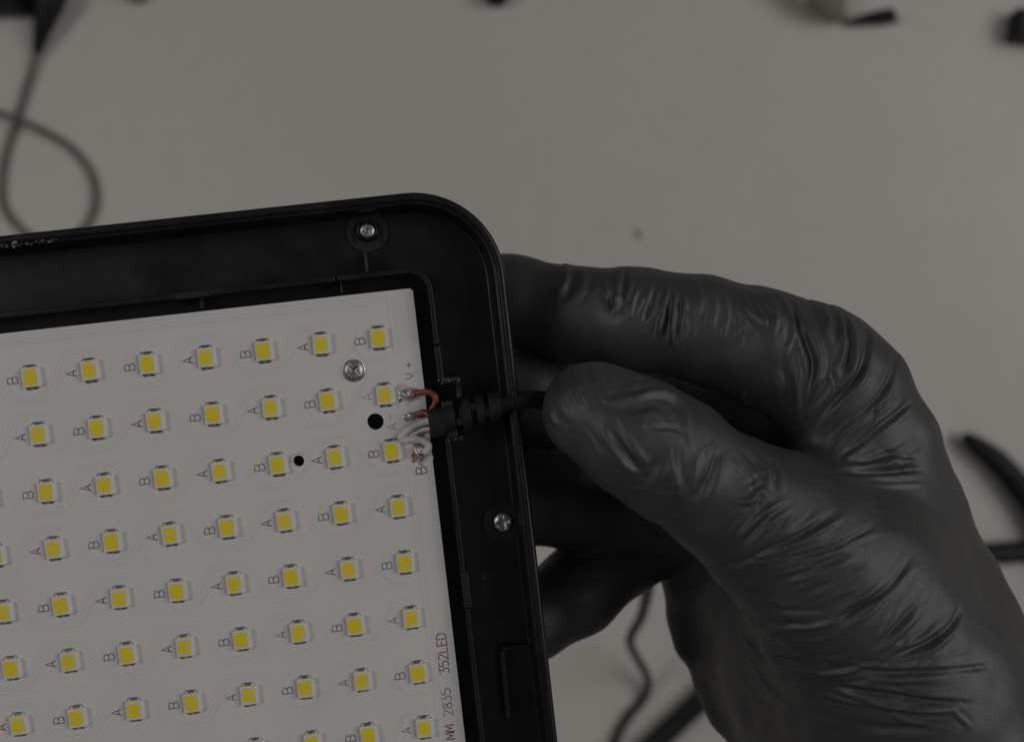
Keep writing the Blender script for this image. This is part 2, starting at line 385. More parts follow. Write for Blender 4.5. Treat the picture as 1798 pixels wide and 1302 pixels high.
# stroke lettering, as thin ink ribbons
G = {'A': (0.62, [[(0, 0), (0.31, 1), (0.62, 0)], [(0.1, 0.32), (0.52, 0.32)]]),
     'B': (0.66, [[(0, 0), (0, 1), (0.42, 1), (0.58, 0.9), (0.62, 0.75), (0.56, 0.6), (0.42, 0.52), (0, 0.52)], [(0.42, 0.52), (0.6, 0.42), (0.66, 0.26), (0.6, 0.1), (0.42, 0), (0, 0)]]),
     'V': (0.6, [[(0, 1), (0.02, 0.45), (0.3, 0), (0.58, 0.45), (0.6, 1)]]),
     '+': (0.6, [[(0, 0.5), (0.6, 0.5)], [(0.3, 0.2), (0.3, 0.8)]]), '-': (0.6, [[(0, 0.5), (0.6, 0.5)]]),
     '3': (0.6, [[(0.04, 0.95), (0.55, 1), (0.28, 0.62), (0.52, 0.52), (0.6, 0.3), (0.48, 0.06), (0.24, 0), (0.02, 0.12)]]),
     '5': (0.6, [[(0.55, 1), (0.08, 1), (0.04, 0.58), (0.32, 0.62), (0.56, 0.46), (0.58, 0.22), (0.42, 0.02), (0.18, 0), (0.02, 0.1)]]),
     '2': (0.6, [[(0.02, 0.78), (0.12, 0.96), (0.34, 1), (0.54, 0.88), (0.54, 0.66), (0.02, 0), (0.6, 0)]]),
     '8': (0.6, [[(0.3, 0.52), (0.1, 0.62), (0.06, 0.84), (0.3, 1), (0.54, 0.84), (0.5, 0.62), (0.3, 0.52), (0.04, 0.36), (0.02, 0.14), (0.3, 0), (0.58, 0.14), (0.56, 0.36), (0.3, 0.52)]]),
     'L': (0.5, [[(0, 1), (0, 0), (0.5, 0)]]), 'E': (0.52, [[(0.52, 1), (0, 1), (0, 0), (0.52, 0)], [(0, 0.52), (0.42, 0.52)]]),
     'D': (0.62, [[(0, 0), (0, 1), (0.3, 1), (0.54, 0.84), (0.62, 0.5), (0.54, 0.16), (0.3, 0), (0, 0)]]),
     'M': (0.72, [[(0, 0), (0.06, 1), (0.36, 0.25), (0.66, 1), (0.72, 0)]])}
def ribbon(path, half, z0, z1, closed=False):
    P = [np.array(p, float) for p in path]; loops = []
    for i, p in enumerate(P):
        a = P[max(i - 1, 0)]; c_ = P[min(i + 1, len(P) - 1)]
        t1 = p - a if i else c_ - p; t2 = c_ - p if i < len(P) - 1 else p - a
        t1 = t1 / (np.linalg.norm(t1) + 1e-9); t2 = t2 / (np.linalg.norm(t2) + 1e-9)
        n1 = np.array([-t1[1], t1[0]]); n2 = np.array([-t2[1], t2[0]]); nn = n1 + n2; nn /= (np.linalg.norm(nn) + 1e-9)
        k = half / max(0.5, nn.dot(n1)); l, r = p + nn * k, p - nn * k
        if z0 is None: loops.append([(l[0], l[1], z1), (r[0], r[1], z1)])
        else: loops.append([(l[0], l[1], z0), (l[0] - nn[0] * 0.03, l[1] - nn[1] * 0.03, z1), (r[0] + nn[0] * 0.03, r[1] + nn[1] * 0.03, z1), (r[0], r[1], z0)])
    return loft(loops, (z0 is not None,) * 2, z0 is not None)
def glyph_mesh(ch, height, pen):
    wd, strokes = G[ch]; parts = []
    for k, s in enumerate(strokes):
        q = [(-(y - 0.5) * height, (x - wd / 2) * height) for x, y in s]      # turned a quarter turn: reads upwards
        parts.append(ribbon(q, pen, 0.002, 0.012 + 0.004 * k))
    return join(parts)
glyphs = {}
def letter(ch, u, v, height=1.6, pen=0.1, m=M_ink):
    key = (ch, height, pen, m.name)
    if key not in glyphs:
        o = obj('printed_letter', *glyph_mesh(ch, height, pen), m, lamp); glyphs[key] = o.data
    else:
        o = bpy.data.objects.new('printed_letter', glyphs[key]); C.objects.link(o); o.parent = lamp
    o.location = (u * MM, v * MM, 0); return o

PIT = 9.3
first = True
for r in range(0, 9):
    for c_ in range(0, 9):
        u, v = -c_ * PIT, -r * PIT
        isB = (r + c_) % 2 == 0
        if first: L, ph = protoB, phB; first = False
        else:
            L = protoB.copy(); C.objects.link(L); L.parent = lamp
            ph = phB.copy(); C.objects.link(ph); ph.parent = L
        if not isB: ph.data = phA_mesh
        for me in lead_meshes[random.randrange(4)]:
            q = bpy.data.objects.new('lead', me); C.objects.link(q); q.parent = L
        L.location = ((u + random.uniform(-.05, .05)) * MM, (v + random.uniform(-.05, .05)) * MM, 0)
        L.rotation_euler.z = math.radians(random.uniform(-1.6, 1.6))
        if (r, c_) == (1, 0): letter('A', -2.9, -9.4, 1.7, 0.105, M_inkfade)
        else: letter('B' if isB else 'A', u - 2.88 + random.uniform(-.05, .05), v - 0.18, 1.62, 0.105, M_ink if isB or r > 4 and c_ < 4 else M_inkred)
for ch, v in zip('352LED', [-56.1 + 1.17 * k for k in range(6)]): letter(ch, 4.42 + 0.02 * (v + 60), v, 1.6, 0.105, M_inkred)
for ch, v in zip('2835', [-63.2 + 1.19 * k for k in range(4)]): letter(ch, 4.3, v, 1.6, 0.105, M_ink)
for v in (-67.15, -65.85): letter('M', 4.15, v, 1.6, 0.15, M_inkdred)
letter('V', 4.35, -6.75, 1.4, 0.085, M_ink); letter('+', 4.55, -5.0, 1.4, 0.08, M_inkred)
letter('A', 0.6, -14.75, 1.6, 0.105, M_inkfade); letter('-', 0.5, -13.1, 1.6, 0.08, M_inkfade)
letter('B', 4.55, -22.4, 1.7, 0.105, M_inkred); letter('-', 4.5, -19.8, 1.6, 0.08, M_ink)

# copper traces under the mask: three parallel zigzags per row
HOLES = ((-1.97, -13.57, 1.9), (-15.14, -18.5, 1.5), (-4.45, -4.85, 2.2))
def trace(path, half=0.15, top=0.010):
    run = []; parts = []
    q = []
    for a, b_ in zip(path, path[1:]):
        L_ = math.hypot(b_[0] - a[0], b_[1] - a[1]); k = max(1, int(L_ / 0.5)) if any(math.hypot((a[0] + b_[0]) / 2 - h[0], (a[1] + b_[1]) / 2 - h[1]) < 8 for h in HOLES) else 1
        q += [(a[0] + (b_[0] - a[0]) * i / k, a[1] + (b_[1] - a[1]) * i / k) for i in range(k)]
    q.append(path[-1])
    for p in q:
        if any(math.hypot(p[0] - h[0], p[1] - h[1]) < h[2] for h in HOLES):
            if len(run) > 1: parts.append(ribbon(run, half, -0.01, top))
            run = []
        else: run.append(p)
    if len(run) > 1: parts.append(ribbon(run, half, -0.01, top))
    if parts: return obj('copper_trace', *join(parts), M_trace, lamp)
for r in range(-1, 9):
    for k in range(3):
        off = 0.62 * (k - 1); pts = []
        for c_ in range(9, -1, -1):
            u, v = -c_ * PIT, -r * PIT; isB = (r + c_) % 2 == 0
            if isB: y, hw = v - 3.55 + off * 0.8, 2.4 - off * 0.9
            else: y, hw = v + 3.0 + off * 0.8, 2.4 + off * 0.9
            if u + hw > 2.2 and c_ == 0: hw = 1.6
            pts += [(u - hw - 0.55, y), (u + hw - 0.55, y)]
        pts = [p for p in pts if p[1] < 6.9]
        if len(pts) > 3: trace(pts, 0.13 if k != 1 else 0.17, 0.010 + 0.002 * k)
for r in range(0, 9):                                   # short runs from pad to pad
    for c_ in range(1, 9):
        u, v = -c_ * PIT, -r * PIT
        trace([(u + 0.4, v - 1.9), (u + 1.2, v - 2.6), (u + 3.4, v - 2.6 - 0.4), (u + 5.2, v - 0.6), (u + 6.4, v + 2.2), (u + 8.6, v + 2.35)], 0.11, 0.019)
for k, u in enumerate((2.35, 3.0, 3.42, 5.45, 5.9, 6.25)): trace([(u, 6.6), (u, -3.2 if k < 3 else -9.0)], 0.12, 0.024)
for k, u in enumerate((2.35, 3.0, 3.42, 5.6, 6.1)): trace([(u, -21.5), (u, -120)], 0.12, 0.024)
for v in (5.6, 6.2, 6.85): trace([(-90, v), (1.2, v)], 0.12, 0.028)
for rr in (1.75, 2.25): trace([(-15.14 + (rr + 0.1) * math.cos(a), -18.5 + rr * math.sin(a)) for a in [math.radians(190 + 20 * k) for k in range(9)]], 0.09)
trace([(-2.6, -7.4), (1.3, -7.0), (1.5, -10.5), (2.3, -12.2)], 0.11)

# ------------------------------------------------------------------ gland, wires and solder joints
GV, GW = -13.6, 2.3
def along_u(prof, cv, cw, n=28, sq=None):
    loops = []
    for u, rv in prof:
        l = []
        for k in range(n):
            a = 2 * math.pi * k / n; cx_, sx = math.cos(a), math.sin(a)
            if sq: q = (abs(cx_) ** sq + abs(sx) ** sq) ** (-1 / sq)
            else: q = 1
            l.append((u, cv(u) + rv * q * cx_, cw + rv * q * sx))
        loops.append(l)
    return loft(loops)
cv = lambda u: -14.4 + 0.12 * (u - 8.0)
o = obj('cable_gland', *along_u([(9.2, 2.2), (9.35, 2.6), (10.9, 2.62), (11.05, 2.5), (11.1, 1.5), (12.2, 1.9), (12.3, 2.75), (12.5, 2.9), (13.5, 2.88), (13.7, 2.7),
      (13.75, 1.85), (14.5, 1.8), (14.6, 2.6), (14.8, 2.75), (15.7, 2.7), (15.9, 2.5), (16.0, 1.8), (16.6, 1.75), (16.7, 2.5), (16.9, 2.6), (18.3, 2.45), (18.7, 2.2), (18.8, 1.7), (19.4, 1.6), (20.8, 1.6), (21.0, 1.4)], cv, GW + 0.5, 32), M_rubber, lamp)
soft(o, 0.1, 2, 30)
fl = obj('gland_flange', *box(-0.85, -2.95, -2.9, 0.85, 2.95, 2.6), M_boss, lamp); soft(fl, 0.15)
fl.location = (10.15 * MM, -14.2 * MM, 1.7 * MM); fl.rotation_euler.z = math.radians(4)
# bridges between the ribs of the strain relief
for u, a in ((11.9, 0.5), (14.4, 2.2), (16.5, 0.9)):
    o = obj('gland_bridge', *box(u - 0.7, cv(u) - 0.7 + (a - 1.2), GW + 1.2, u + 0.7, cv(u) + 0.6 + (a - 1.2), GW + 2.75), M_rubber, lamp); soft(o, 0.15)
o = obj('cable_jacket_end', *along_u([(6.75, 1.9), (6.8, 2.15), (7.2, 2.3), (9.3, 2.35)], lambda u: -14.6, GW + 0.6, 24, 3.2), M_rubber, lamp); soft(o, 0.12)
def dens(p, n):
    out = []
    for a, b_ in zip(p, p[1:]):
        for k in range(n): out.append(tuple(np.array(a) + (np.array(b_) - np.array(a)) * k / n))
    return out + [p[-1]]
random.seed(11)
o = obj('gland_wall', *wall(dens([(9.55, -8.0), (12.35, -8.15), (12.1, -11.0)], 9), 0.42, -3, 2.1, 0.22), M_boss, lamp)
o = obj('gland_wall', *wall(dens([(9.2, -17.75), (11.9, -17.6), (12.0, -15.9)], 9), 0.42, -3, 1.9, 0.22), M_boss, lamp)

def shards(spots, size, name, m=M_chip):
    parts = []
    for (u, v, z, k) in spots:
        for _ in range(k):
            p = np.array([u, v, z]) + np.array([random.uniform(-.35, .35), random.uniform(-.18, .18), random.uniform(0, .12)])
            d = rng.normal(size=(4, 3)) * size * random.uniform(0.4, 1.1)
            parts.append(([p + q for q in d], [(0, 1, 2), (0, 2, 3), (0, 3, 1), (1, 3, 2)]))
    return tag(obj(name, *join(parts), m, lamp), kind='stuff')
shards([(u_, v_, z_ + 0.12, k_ + 2) for u_, v_, z_, k_ in [(9.4, -8.0, 2.2, 4), (9.5, -8.5, 2.2, 3), (11.6, -8.0, 2.15, 4), (12.3, -8.2, 2.1, 3), (12.2, -10.6, 2.1, 2), (10.6, -8.1, 2.1, 2), (9.6, -17.8, 2.0, 3), (11.0, -17.7, 1.95, 4), (11.8, -17.4, 1.9, 3)]], 0.17, 'torn_plastic_burr')
shards([(-56.4 + 0.55 * k, 20.9 + 0.012 * k + random.uniform(-.25, .2), 3.5, random.randrange(2, 6)) for k in range(16)], 0.13, 'scraped_plastic_burr')
shards([(-54.3, 20.9, 3.6, 3), (-54.1, 21.2, 3.7, 3)], 0.3, 'scraped_plastic_burr')

def wire(pts, rad, m, name, label=None):
    P = spline(pts, 8); o = obj(name, *tube(P, rad, 14), m, lamp, True)
    if label: o['label'] = label
    return o
wire([(4.6, -9.5, 0.55), (5.9, -9.6, 1.1), (7.2, -9.6, 1.7), (8.2, -10.4, 2.0), (8.15, -11.5, 2.0), (7.5, -12.4, 1.9), (7.1, -13.3, 1.9)], 0.5, M_rwire, 'red_wire', 'red wire looping from the upper solder joint')
wire([(4.9, -13.3, 0.4), (5.9, -12.9, 0.85), (6.7, -13.2, 1.3), (7.4, -13.9, 1.9)], 0.55, M_rwire, 'red_wire', 'short red wire ending at the middle solder pad')
wire([(7.4, -14.4, 1.9), (6.2, -14.4, 1.3), (4.6, -14.9, 0.75), (3.1, -15.6, 0.62), (1.95, -16.4, 0.62), (2.2, -17.05, 0.62), (3.8, -17.0, 0.6), (5.4, -17.5, 0.6), (6.2, -18.4, 0.6), (5.9, -19.1, 0.5), (5.2, -19.4, 0.5)], 0.62, M_wwire, 'white_wire', 'white wire bent back in a hairpin to the lower solder joint')
wire([(7.2, -15.6, 1.6), (5.6, -15.75, 0.75), (4.2, -16.2, 0.5), (3.4, -16.4, 0.42)], 0.4, M_wwire, 'white_wire', 'thin white wire strand inside the hairpin')
wire([(4.1, -19.0, 0.6), (4.25, -19.8, 0.8), (4.6, -21.0, 0.35), (4.7, -21.6, 0.1)], 0.09, M_lead, 'wire_strand')
def blob(u, v, ru, rv, h, name='solder_joint', m=M_solder, jit=0.16, n=22, rings=9):
    vs = [(u, v, h)]; fs = []; ph_ = [random.uniform(0, 6.28) for _ in range(5)]
    for i in range(1, rings + 1):
        for k in range(n):
            a = 2 * math.pi * k / n; q = 1 + jit * sum(math.sin((j + 2) * a + ph_[j]) / (j + 1.5) for j in range(5)); t = i / rings
            vs.append((u + ru * t * q * math.cos(a), v + rv * t * q * math.sin(a), h * (1 - t ** 2.2) * (1 + jit * math.sin(3 * a + 5 * t + ph_[2])) - 0.004))
    for k in range(n): fs.append((0, 1 + k, 1 + (k + 1) % n))
    for i in range(rings - 1):
        for k in range(n):
            a, b_ = 1 + i * n + k, 1 + i * n + (k + 1) % n; fs.append((a, b_, b_ + n, a + n))
    return obj(name, vs, fs, m, lamp, True)
blob(4.2, -9.7, 1.45, 1.3, 1.0, jit=0.2)['label'] = 'upper solder joint under the red wire'
blob(2.55, -9.9, 0.55, 0.9, 0.25, jit=0.3)
blob(3.9, -13.35, 1.35, 0.75, 0.35, jit=0.25)['label'] = 'flat solder pad between the red and white wires'
blob(4.75, -19.3, 1.15, 1.5, 0.95, jit=0.22)['label'] = 'lower solder joint under the white wire'
blob(5.3, -16.5, 0.8, 0.4, 0.2, jit=0.3)
blob(3.7, -20.0, 0.5, 1.25, 0.05, 'flux_stain', M_flux, 0.3)
for u, v, a, b_ in ((3.9, -9.6, 2.2, 1.9), (4.3, -19.6, 1.9, 2.4), (4.2, -14.6, 1.9, 1.3)):
    blob(u, v, a, b_, 0.012, 'flux_film', M_haze_flux, 0.35)
blob(6.0, -15.6, 0.8, 0.5, 0.4, 'flux_stain', M_rubber, 0.35)

# power cord: out of the gland, under the thumb, through the hand and down to the table
def to_world(u, v, wz): return np.array(lamp.matrix_world @ Vector((u * MM, v * MM, wz * MM))) / MM
cord = [to_world(19.5, cv(19.5), 2.75), to_world(22, cv(22), 2.6), to_world(25, -13.0, 1.2), px(1000, 712, -6.2), px(1060, 740, -8.5), px(1120, 820, -11), px(1150, 900, -24), px(1140, 970, -42), pt(1138, 1030, 170), pt(1126, 1082, 110), pt(1106, 1122, 70), pt(1117, 1152, 30), pt(1137, 1190, 8), pt(1130, 1225, 2.2), pt(1100, 1262, 2.0), pt(1078, 1310, 2.0), pt(1070, 1400, 2.0), pt(1100, 1600, 2.0)]
Lw = [np.array(lamp.matrix_world.inverted() @ Vector(p * MM)) / MM for p in spline(cord, 9)]
obj('power_cord', *tube(Lw, [1.5] * 27 + list(np.linspace(1.5, 1.95, 18)) + [1.95] * (len(Lw) - 45), 16), M_cable, lamp, True)

# ------------------------------------------------------------------ things on the table
def cable(name, pts, rad, m, label, cat, n=10, ends=True):
    rad = rad * K if isinstance(rad, (int, float)) else [q * K for q in rad]
    P = spline(pts, n); R = [rad] * len(P) if isinstance(rad, (int, float)) else list(np.interp(np.linspace(0, 1, len(P)), np.linspace(0, 1, len(rad)), rad))
    return tag(obj(name, *tube(P, R, 18), m, None, True), label, cat)
cable('black_cable', [pt(1000, 1460, 4.2), pt(1090, 1360, 4.2), pt(1150, 1305, 4.2), pt(1192, 1265, 4.2), pt(1240, 1220, 4.2), pt(1330, 1130, 4.2), pt(1460, 1040, 4.2), pt(1600, 985, 4.2), pt(1735, 972, 4.2), pt(1800, 968, 4.2), pt(1900, 960, 4.2)], 4.0, M_cable,
      'straight thick black cable passing under the gloved wrist to the right edge', 'cable')
# blunt-ended probe handle
tip = [pt(1692, 762, 5.2), pt(1698, 768, 5.2), pt(1712, 780, 5.2), pt(1745, 805, 5.2), pt(1780, 842, 5.2), pt(1815, 890, 5.2), pt(1850, 960, 5.2), pt(1900, 1080, 5.2)]
cable('black_probe', tip, [0.9, 2.3, 3.4, 4.3, 4.7, 4.8, 4.8, 4.8], M_rubber, 'blunt-ended black probe lying beside the knuckle at the right edge', 'probe')

def ttube(p, r, n): return tube(p, r * K if isinstance(r, (int, float)) else [q * K for q in r], n)
def klathe(pr, n): return lathe([(a * K, h * K) for a, h in pr], n)
# adapter with a strain-relief plug and looping lead, top left
ad = bpy.data.objects.new('power_adapter', None); C.objects.link(ad); ad.location = tuple(pt(20, 0, 0) * MM)
tag(ad, 'black power adapter with tapered plug and thin looping lead in the top left corner', 'adapter')
org = pt(20, 0, 0)
def loc(p): return [np.array(q) - org for q in p]
a0, a1 = pt(-80, -120, 0) - org, pt(62, 33, 0) - org
o = obj('casing', *box(a0[0], a1[1], 0.1, a1[0], a0[1], 17 * K), M_rubber, ad); soft(o, 3.5, 4)
o = obj('plug', *ttube(loc([pt(100, -60, 9), pt(92, -20, 9), pt(86, 10, 8), pt(76, 45, 6), pt(68, 78, 4), pt(65, 94, 3)]), [6.2, 6.0, 5.2, 3.6, 2.2, 1.5], 20), M_cable, ad, True)
lead_p = [pt(66, 88, 3.2), pt(60, 112, 2.6), pt(45, 160, 2.2), pt(30, 210, 1.8), pt(12, 265, 1.8), pt(3, 320, 1.8), pt(8, 365, 1.8), pt(40, 405, 1.8), pt(80, 424, 1.8), pt(125, 418, 1.8), pt(155, 390, 1.8), pt(168, 350, 1.8), pt(160, 305, 1.8), pt(130, 265, 1.9), pt(90, 238, 2.6), pt(32, 211, 5.2), pt(-10, 196, 3.0), pt(-80, 175, 1.8)]
o = obj('lead', *ttube(loc(spline(lead_p, 9)), 1.15, 14), M_thin, ad, True)

# unidentified dark round item, shaped as a knob, just entering at the top edge
k0 = pt(872, -8, 0)
kn = bpy.data.objects.new('black_item', None); C.objects.link(kn); kn.location = tuple(k0 * MM)
tag(kn, 'small round black stopper peeking in at the top edge above the lamp', 'item')
obj('grip', *klathe([(4.6, 0.1), (4.8, 1), (4.6, 7), (3.9, 8.2), (2.4, 8.6)], 28), M_rubber, kn, True)
obj('shaft', *ttube([(0, 3, 5), (2, 16, 5), (4, 40, 5)], 2.4, 14), M_cable, kn, True)
k1 = pt(246, -6, 0)
kk = bpy.data.objects.new('rubber_foot', None); C.objects.link(kk); kk.location = tuple(k1 * MM)
tag(kk, 'taupe rubber foot just cut by the top edge right of the adapter', 'rubber foot')
obj('pad', *klathe([(3.0, 0.1), (3.3, 0.8), (3.0, 4.0), (2.2, 4.6)], 24), M_taupe, kk, True)
obj('base', *klathe([(4.0, 4.4), (4.2, 5), (4.0, 8), (3.2, 8.4)], 24), M_taupe, kk, True).location = (0, 0.004, 0)

# pale tube with a taupe grip and black pointed cap, top right
tu = bpy.data.objects.new('pale_tube', None); C.objects.link(tu); org = pt(1500, 20, 0); tu.location = tuple(org * MM)
tag(tu, 'pale plastic tube with a taupe collar and black pointed cap at the top right', 'tube')
obj('barrel', *ttube(loc([pt(1330, -170, 9), pt(1385, -92, 9), pt(1420, -42, 9), pt(1440, -16, 8.5)]), [9, 9, 8.5, 7.6], 24), M_pale, tu, True)
obj('collar', *ttube(loc([pt(1438, -20, 8.5), pt(1450, -4, 8), pt(1466, 16, 6.5), pt(1482, 36, 3)]), [7.8, 7.4, 4.8, 1.4], 22), M_taupe, tu, True)
obj('cap', *ttube(loc([pt(1484, 42, 2.2), pt(1500, 39, 2.8), pt(1520, 34, 3.4), pt(1545, 30, 3.8), pt(1565, 28, 4), pt(1569, 27, 4)]), [0.5, 1.2, 1.9, 2.5, 2.8, 2.4], 18), M_rubber, tu, True)
obj('nozzle', *ttube(loc([pt(1566, 27, 4), pt(1578, 30, 3.4), pt(1590, 33, 2.6)]), [1.8, 1.4, 0.9], 14), M_pale, tu, True)
# small black block at the right edge
bl = bpy.data.objects.new('black_block', None); C.objects.link(bl); org = pt(1800, 60, 0); bl.location = tuple(org * MM)
tag(bl, 'small black block cut off by the right edge near the top corner', 'block')
q0, q1 = pt(1766, 30, 0) - org, pt(1860, 82, 0) - org
o = obj('body', *box(q0[0], q1[1], 0.1, q1[0], q0[1], 9 * K), M_rubber, bl); soft(o, 0.8, 3); o.rotation_euler.z = math.radians(-7)
o = obj('cover', *box(q0[0] + 2, q1[1] + 2, 8.9 * K, q1[0] - 2, q0[1] - 2, 10 * K), M_boss, bl); soft(o, 0.4, 2); o.rotation_euler.z = math.radians(-7)
# a crumb of dirt on the bare table
cv_, cf_ = [], []
cr = blob(0, 0, 1.5, 2.6, 1.0, 'crumb', M_taupe, 0.3); cr.parent = None; cr.location = tuple(pt(1120, 412, 0.0) * MM); cr.rotation_euler.z = 0.5
tag(cr, 'tiny grey crumb alone on the bare table above the index finger', 'crumb')

# ------------------------------------------------------------------ the gloved hand: one closed surface from a blended distance field
def rcone(P, a, b_, r1, r2):
    ba = b_ - a; l2 = ba.dot(ba); rr = r1 - r2; a2 = l2 - rr * rr; il2 = 1 / l2
    pa = P - a; y = pa @ ba; z = y - l2
    q = pa * l2 - y[..., None] * ba; x2 = (q * q).sum(-1)
    y2 = y * y * l2; z2 = z * z * l2; k = np.sign(rr) * rr * rr * x2
    d = (np.sqrt(x2 * a2 * il2) + y * rr) * il2 - r1
    d = np.where(np.sign(z) * a2 * z2 > k, np.sqrt(x2 + z2) * il2 - r2, d)
    d = np.where(np.sign(y) * a2 * y2 < k, np.sqrt(x2 + y2) * il2 - r1, d)
    return d
def smin(a, b_, k):
    h = np.maximum(k - np.abs(a - b_), 0) / k
    return np.minimum(a, b_) - h * h * k * 0.25
CHAINS = [   # (blend within the chain, blend to the rest, [(x, y, z, r), ...]) : photo pixels, mm above lamp height, mm
    ('body', 5, 5, [(1478, 694, -11, 10.5), (1531, 784, -12.5, 10.3), (1572, 892, -14.5, 10.3), (1618, 1020, -16, 10.6), (1688, 1180, -16, 12.4), (1810, 1420, -10, 17), (1960, 1700, -12, 22)]),
    ('palm', 5, 7, [(1330, 930, -27, 9), (1360, 1040, -27, 12), (1420, 1160, -26, 16), (1530, 1330, -22, 20), (1720, 1600, -18, 24)]),
    ('heel', 4, 5, [(1210, 945, -38, 7.8), (1264, 1060, -39, 9.3), (1314, 1170, -38, 10.4), (1410, 1290, -35, 13.5)]),
    ('lump', 2, 2.5, [(1208, 1092, -37, 3.6), (1220, 1126, -37, 3.8)]),
    ('lump', 2, 2.5, [(1264, 1206, -36, 4.0), (1282, 1246, -36, 4.2)]),
    ('bump', 2, 3, [(1690, 1030, -12, 5.2), (1712, 1062, -12, 5.2)]),
    ('thenar', 6, 12, [(1300, 890, 3, 9.6), (1400, 955, 1, 12), (1496, 1050, -2, 15.5), (1578, 1185, -5, 18), (1690, 1420, -8, 22)]),
    ('thumb', 2, 4, [(1046, 724, 5.2, 8.4), (1120, 770, 6, 9.4), (1180, 805, 5.2, 9.6), (1250, 855, 4, 9.4), (1330, 900, 3, 10.2)]),
    ('index', 3, 4, [(780, 510, -21, 6.8), (900, 527, -20, 7.6), (1010, 550, -17, 8.1), (1120, 562, -14, 8.6), (1230, 577, -12, 8.8), (1340, 610, -11, 9.6), (1430, 646, -10.5, 10.3), (1478, 694, -11, 10.5)]),
    ('middle', 3, 1.5, [(850, 650, -24, 7), (930, 700, -23, 8.0), (1080, 722, -31, 9.5), (1250, 728, -38, 10.5), (1420, 765, -36, 12)]),
    ('ring', 3, 1.5, [(820, 874, -25, 7.8), (900, 874, -26, 8.6), (1000, 870, -28, 9.2), (1120, 880, -32, 9.5), (1260, 900, -33, 9)]),
    ('pinky', 3, 1.5, [(850, 1105, -27, 7), (926, 1094, -29, 7.1), (1010, 1042, -31, 7.8), (1075, 975, -33, 8.2), (1190, 920, -35, 8.5)]),
]
STEP = 0.68
lo = np.array([-16.0, -112.0, ZP / MM - 62]); hi = np.array([108.0, 32.0, ZP / MM + 24])
nx, ny, nz = (np.ceil((hi - lo) / STEP).astype(int) + 1)
gx = lo[0] + STEP * np.arange(nx); gy = lo[1] + STEP * np.arange(ny); gz = lo[2] + STEP * np.arange(nz)
F = np.full((nx, ny, nz), 30.0, np.float64)
for name, kin, kout, ch in CHAINS:
    D = None
    pts = [(px(x, y, z), r) for x, y, z, r in ch]
    blo = np.min([p - r for p, r in pts], 0) - 9; bhi = np.max([p + r for p, r in pts], 0) + 9
    i0 = np.clip(((blo - lo) / STEP).astype(int), 0, [nx, ny, nz]); i1 = np.clip(((bhi - lo) / STEP).astype(int) + 2, 0, [nx, ny, nz])
    sl = tuple(slice(a, b_) for a, b_ in zip(i0, i1))
    P = np.stack(np.meshgrid(gx[sl[0]], gy[sl[1]], gz[sl[2]], indexing='ij'), -1)
    for (a, ra), (b_, rb) in zip(pts, pts[1:]):
        d = rcone(P, a, b_, ra, rb); D = d if D is None else smin(D, d, kin)
    F[sl] = smin(F[sl], D, kout)
F[0], F[-1], F[:, 0], F[:, -1], F[:, :, 0], F[:, :, -1] = (np.maximum(F[i], 0.3) for i in (0, -1, (slice(None), 0), (slice(None), -1), (slice(None), slice(None), 0), (slice(None), slice(None), -1)))

def surface_nets(F):
    s = F < 0; n0, n1, n2 = F.shape
    acc = np.zeros((n0 - 1, n1 - 1, n2 - 1, 3)); cnt = np.zeros((n0 - 1, n1 - 1, n2 - 1))
    base = lambda d: F[d[0]:n0 - 1 + d[0], d[1]:n1 - 1 + d[1], d[2]:n2 - 1 + d[2]]
    for ax_ in range(3):
        o1, o2 = [q for q in range(3) if q != ax_]
        for p in (0, 1):
            for q in (0, 1):
                d0 = [0, 0, 0]; d0[o1] = p; d0[o2] = q; d1 = list(d0); d1[ax_] = 1
                f0, f1 = base(d0), base(d1); cr_ = (f0 < 0) != (f1 < 0)
                t = np.where(cr_, f0 / np.where(cr_, f0 - f1, 1), 0)
                pos = np.zeros(acc.shape); pos[..., ax_] = t; pos[..., o1] = p; pos[..., o2] = q
                acc += pos * cr_[..., None]; cnt += cr_
    cell = cnt > 0; idx = -np.ones(cell.shape, int); idx[cell] = np.arange(cell.sum())
    V = (np.argwhere(cell) + acc[cell] / cnt[cell][:, None]) * STEP + lo
    Q = []
    for ax_ in range(3):
        o1, o2 = (ax_ + 1) % 3, (ax_ + 2) % 3
        sl0 = [slice(None)] * 3; sl1 = [slice(None)] * 3; sl0[ax_] = slice(0, -1); sl1[ax_] = slice(1, None)
        a, b_ = s[tuple(sl0)], s[tuple(sl1)]
        e = np.argwhere(a != b_); e = e[(e[:, o1] > 0) & (e[:, o2] > 0) & (e[:, o1] < F.shape[o1] - 1) & (e[:, o2] < F.shape[o2] - 1)]
        fl_ = a[tuple(e.T)]
        def g(p, q):
            k = e.copy(); k[:, o1] -= p; k[:, o2] -= q; return idx[tuple(k.T)]
        quad = np.stack([g(0, 0), g(1, 0), g(1, 1), g(0, 1)], 1); quad[~fl_] = quad[~fl_][:, ::-1]; Q.append(quad)
    return V, np.concatenate(Q)
HV, HQ = surface_nets(F)
def set_mesh(name, V, Q):
    me = bpy.data.meshes.new(name); me.vertices.add(len(V)); me.vertices.foreach_set('co', np.ascontiguousarray(V * MM, np.float32).ravel())
    me.loops.add(4 * len(Q)); me.loops.foreach_set('vertex_index', np.ascontiguousarray(Q, np.int32).ravel())
    me.polygons.add(len(Q)); me.polygons.foreach_set('loop_start', np.arange(len(Q), dtype=np.int32) * 4)
    me.polygons.foreach_set('use_smooth', [True] * len(Q)); me.update(calc_edges=True); me.validate(); return me
me = set_mesh('gloved_hand', HV, HQ)
hand = bpy.data.objects.new('gloved_hand', me); C.objects.link(hand)
sm = hand.modifiers.new('s', 'SMOOTH'); sm.factor = 0.5; sm.iterations = 3
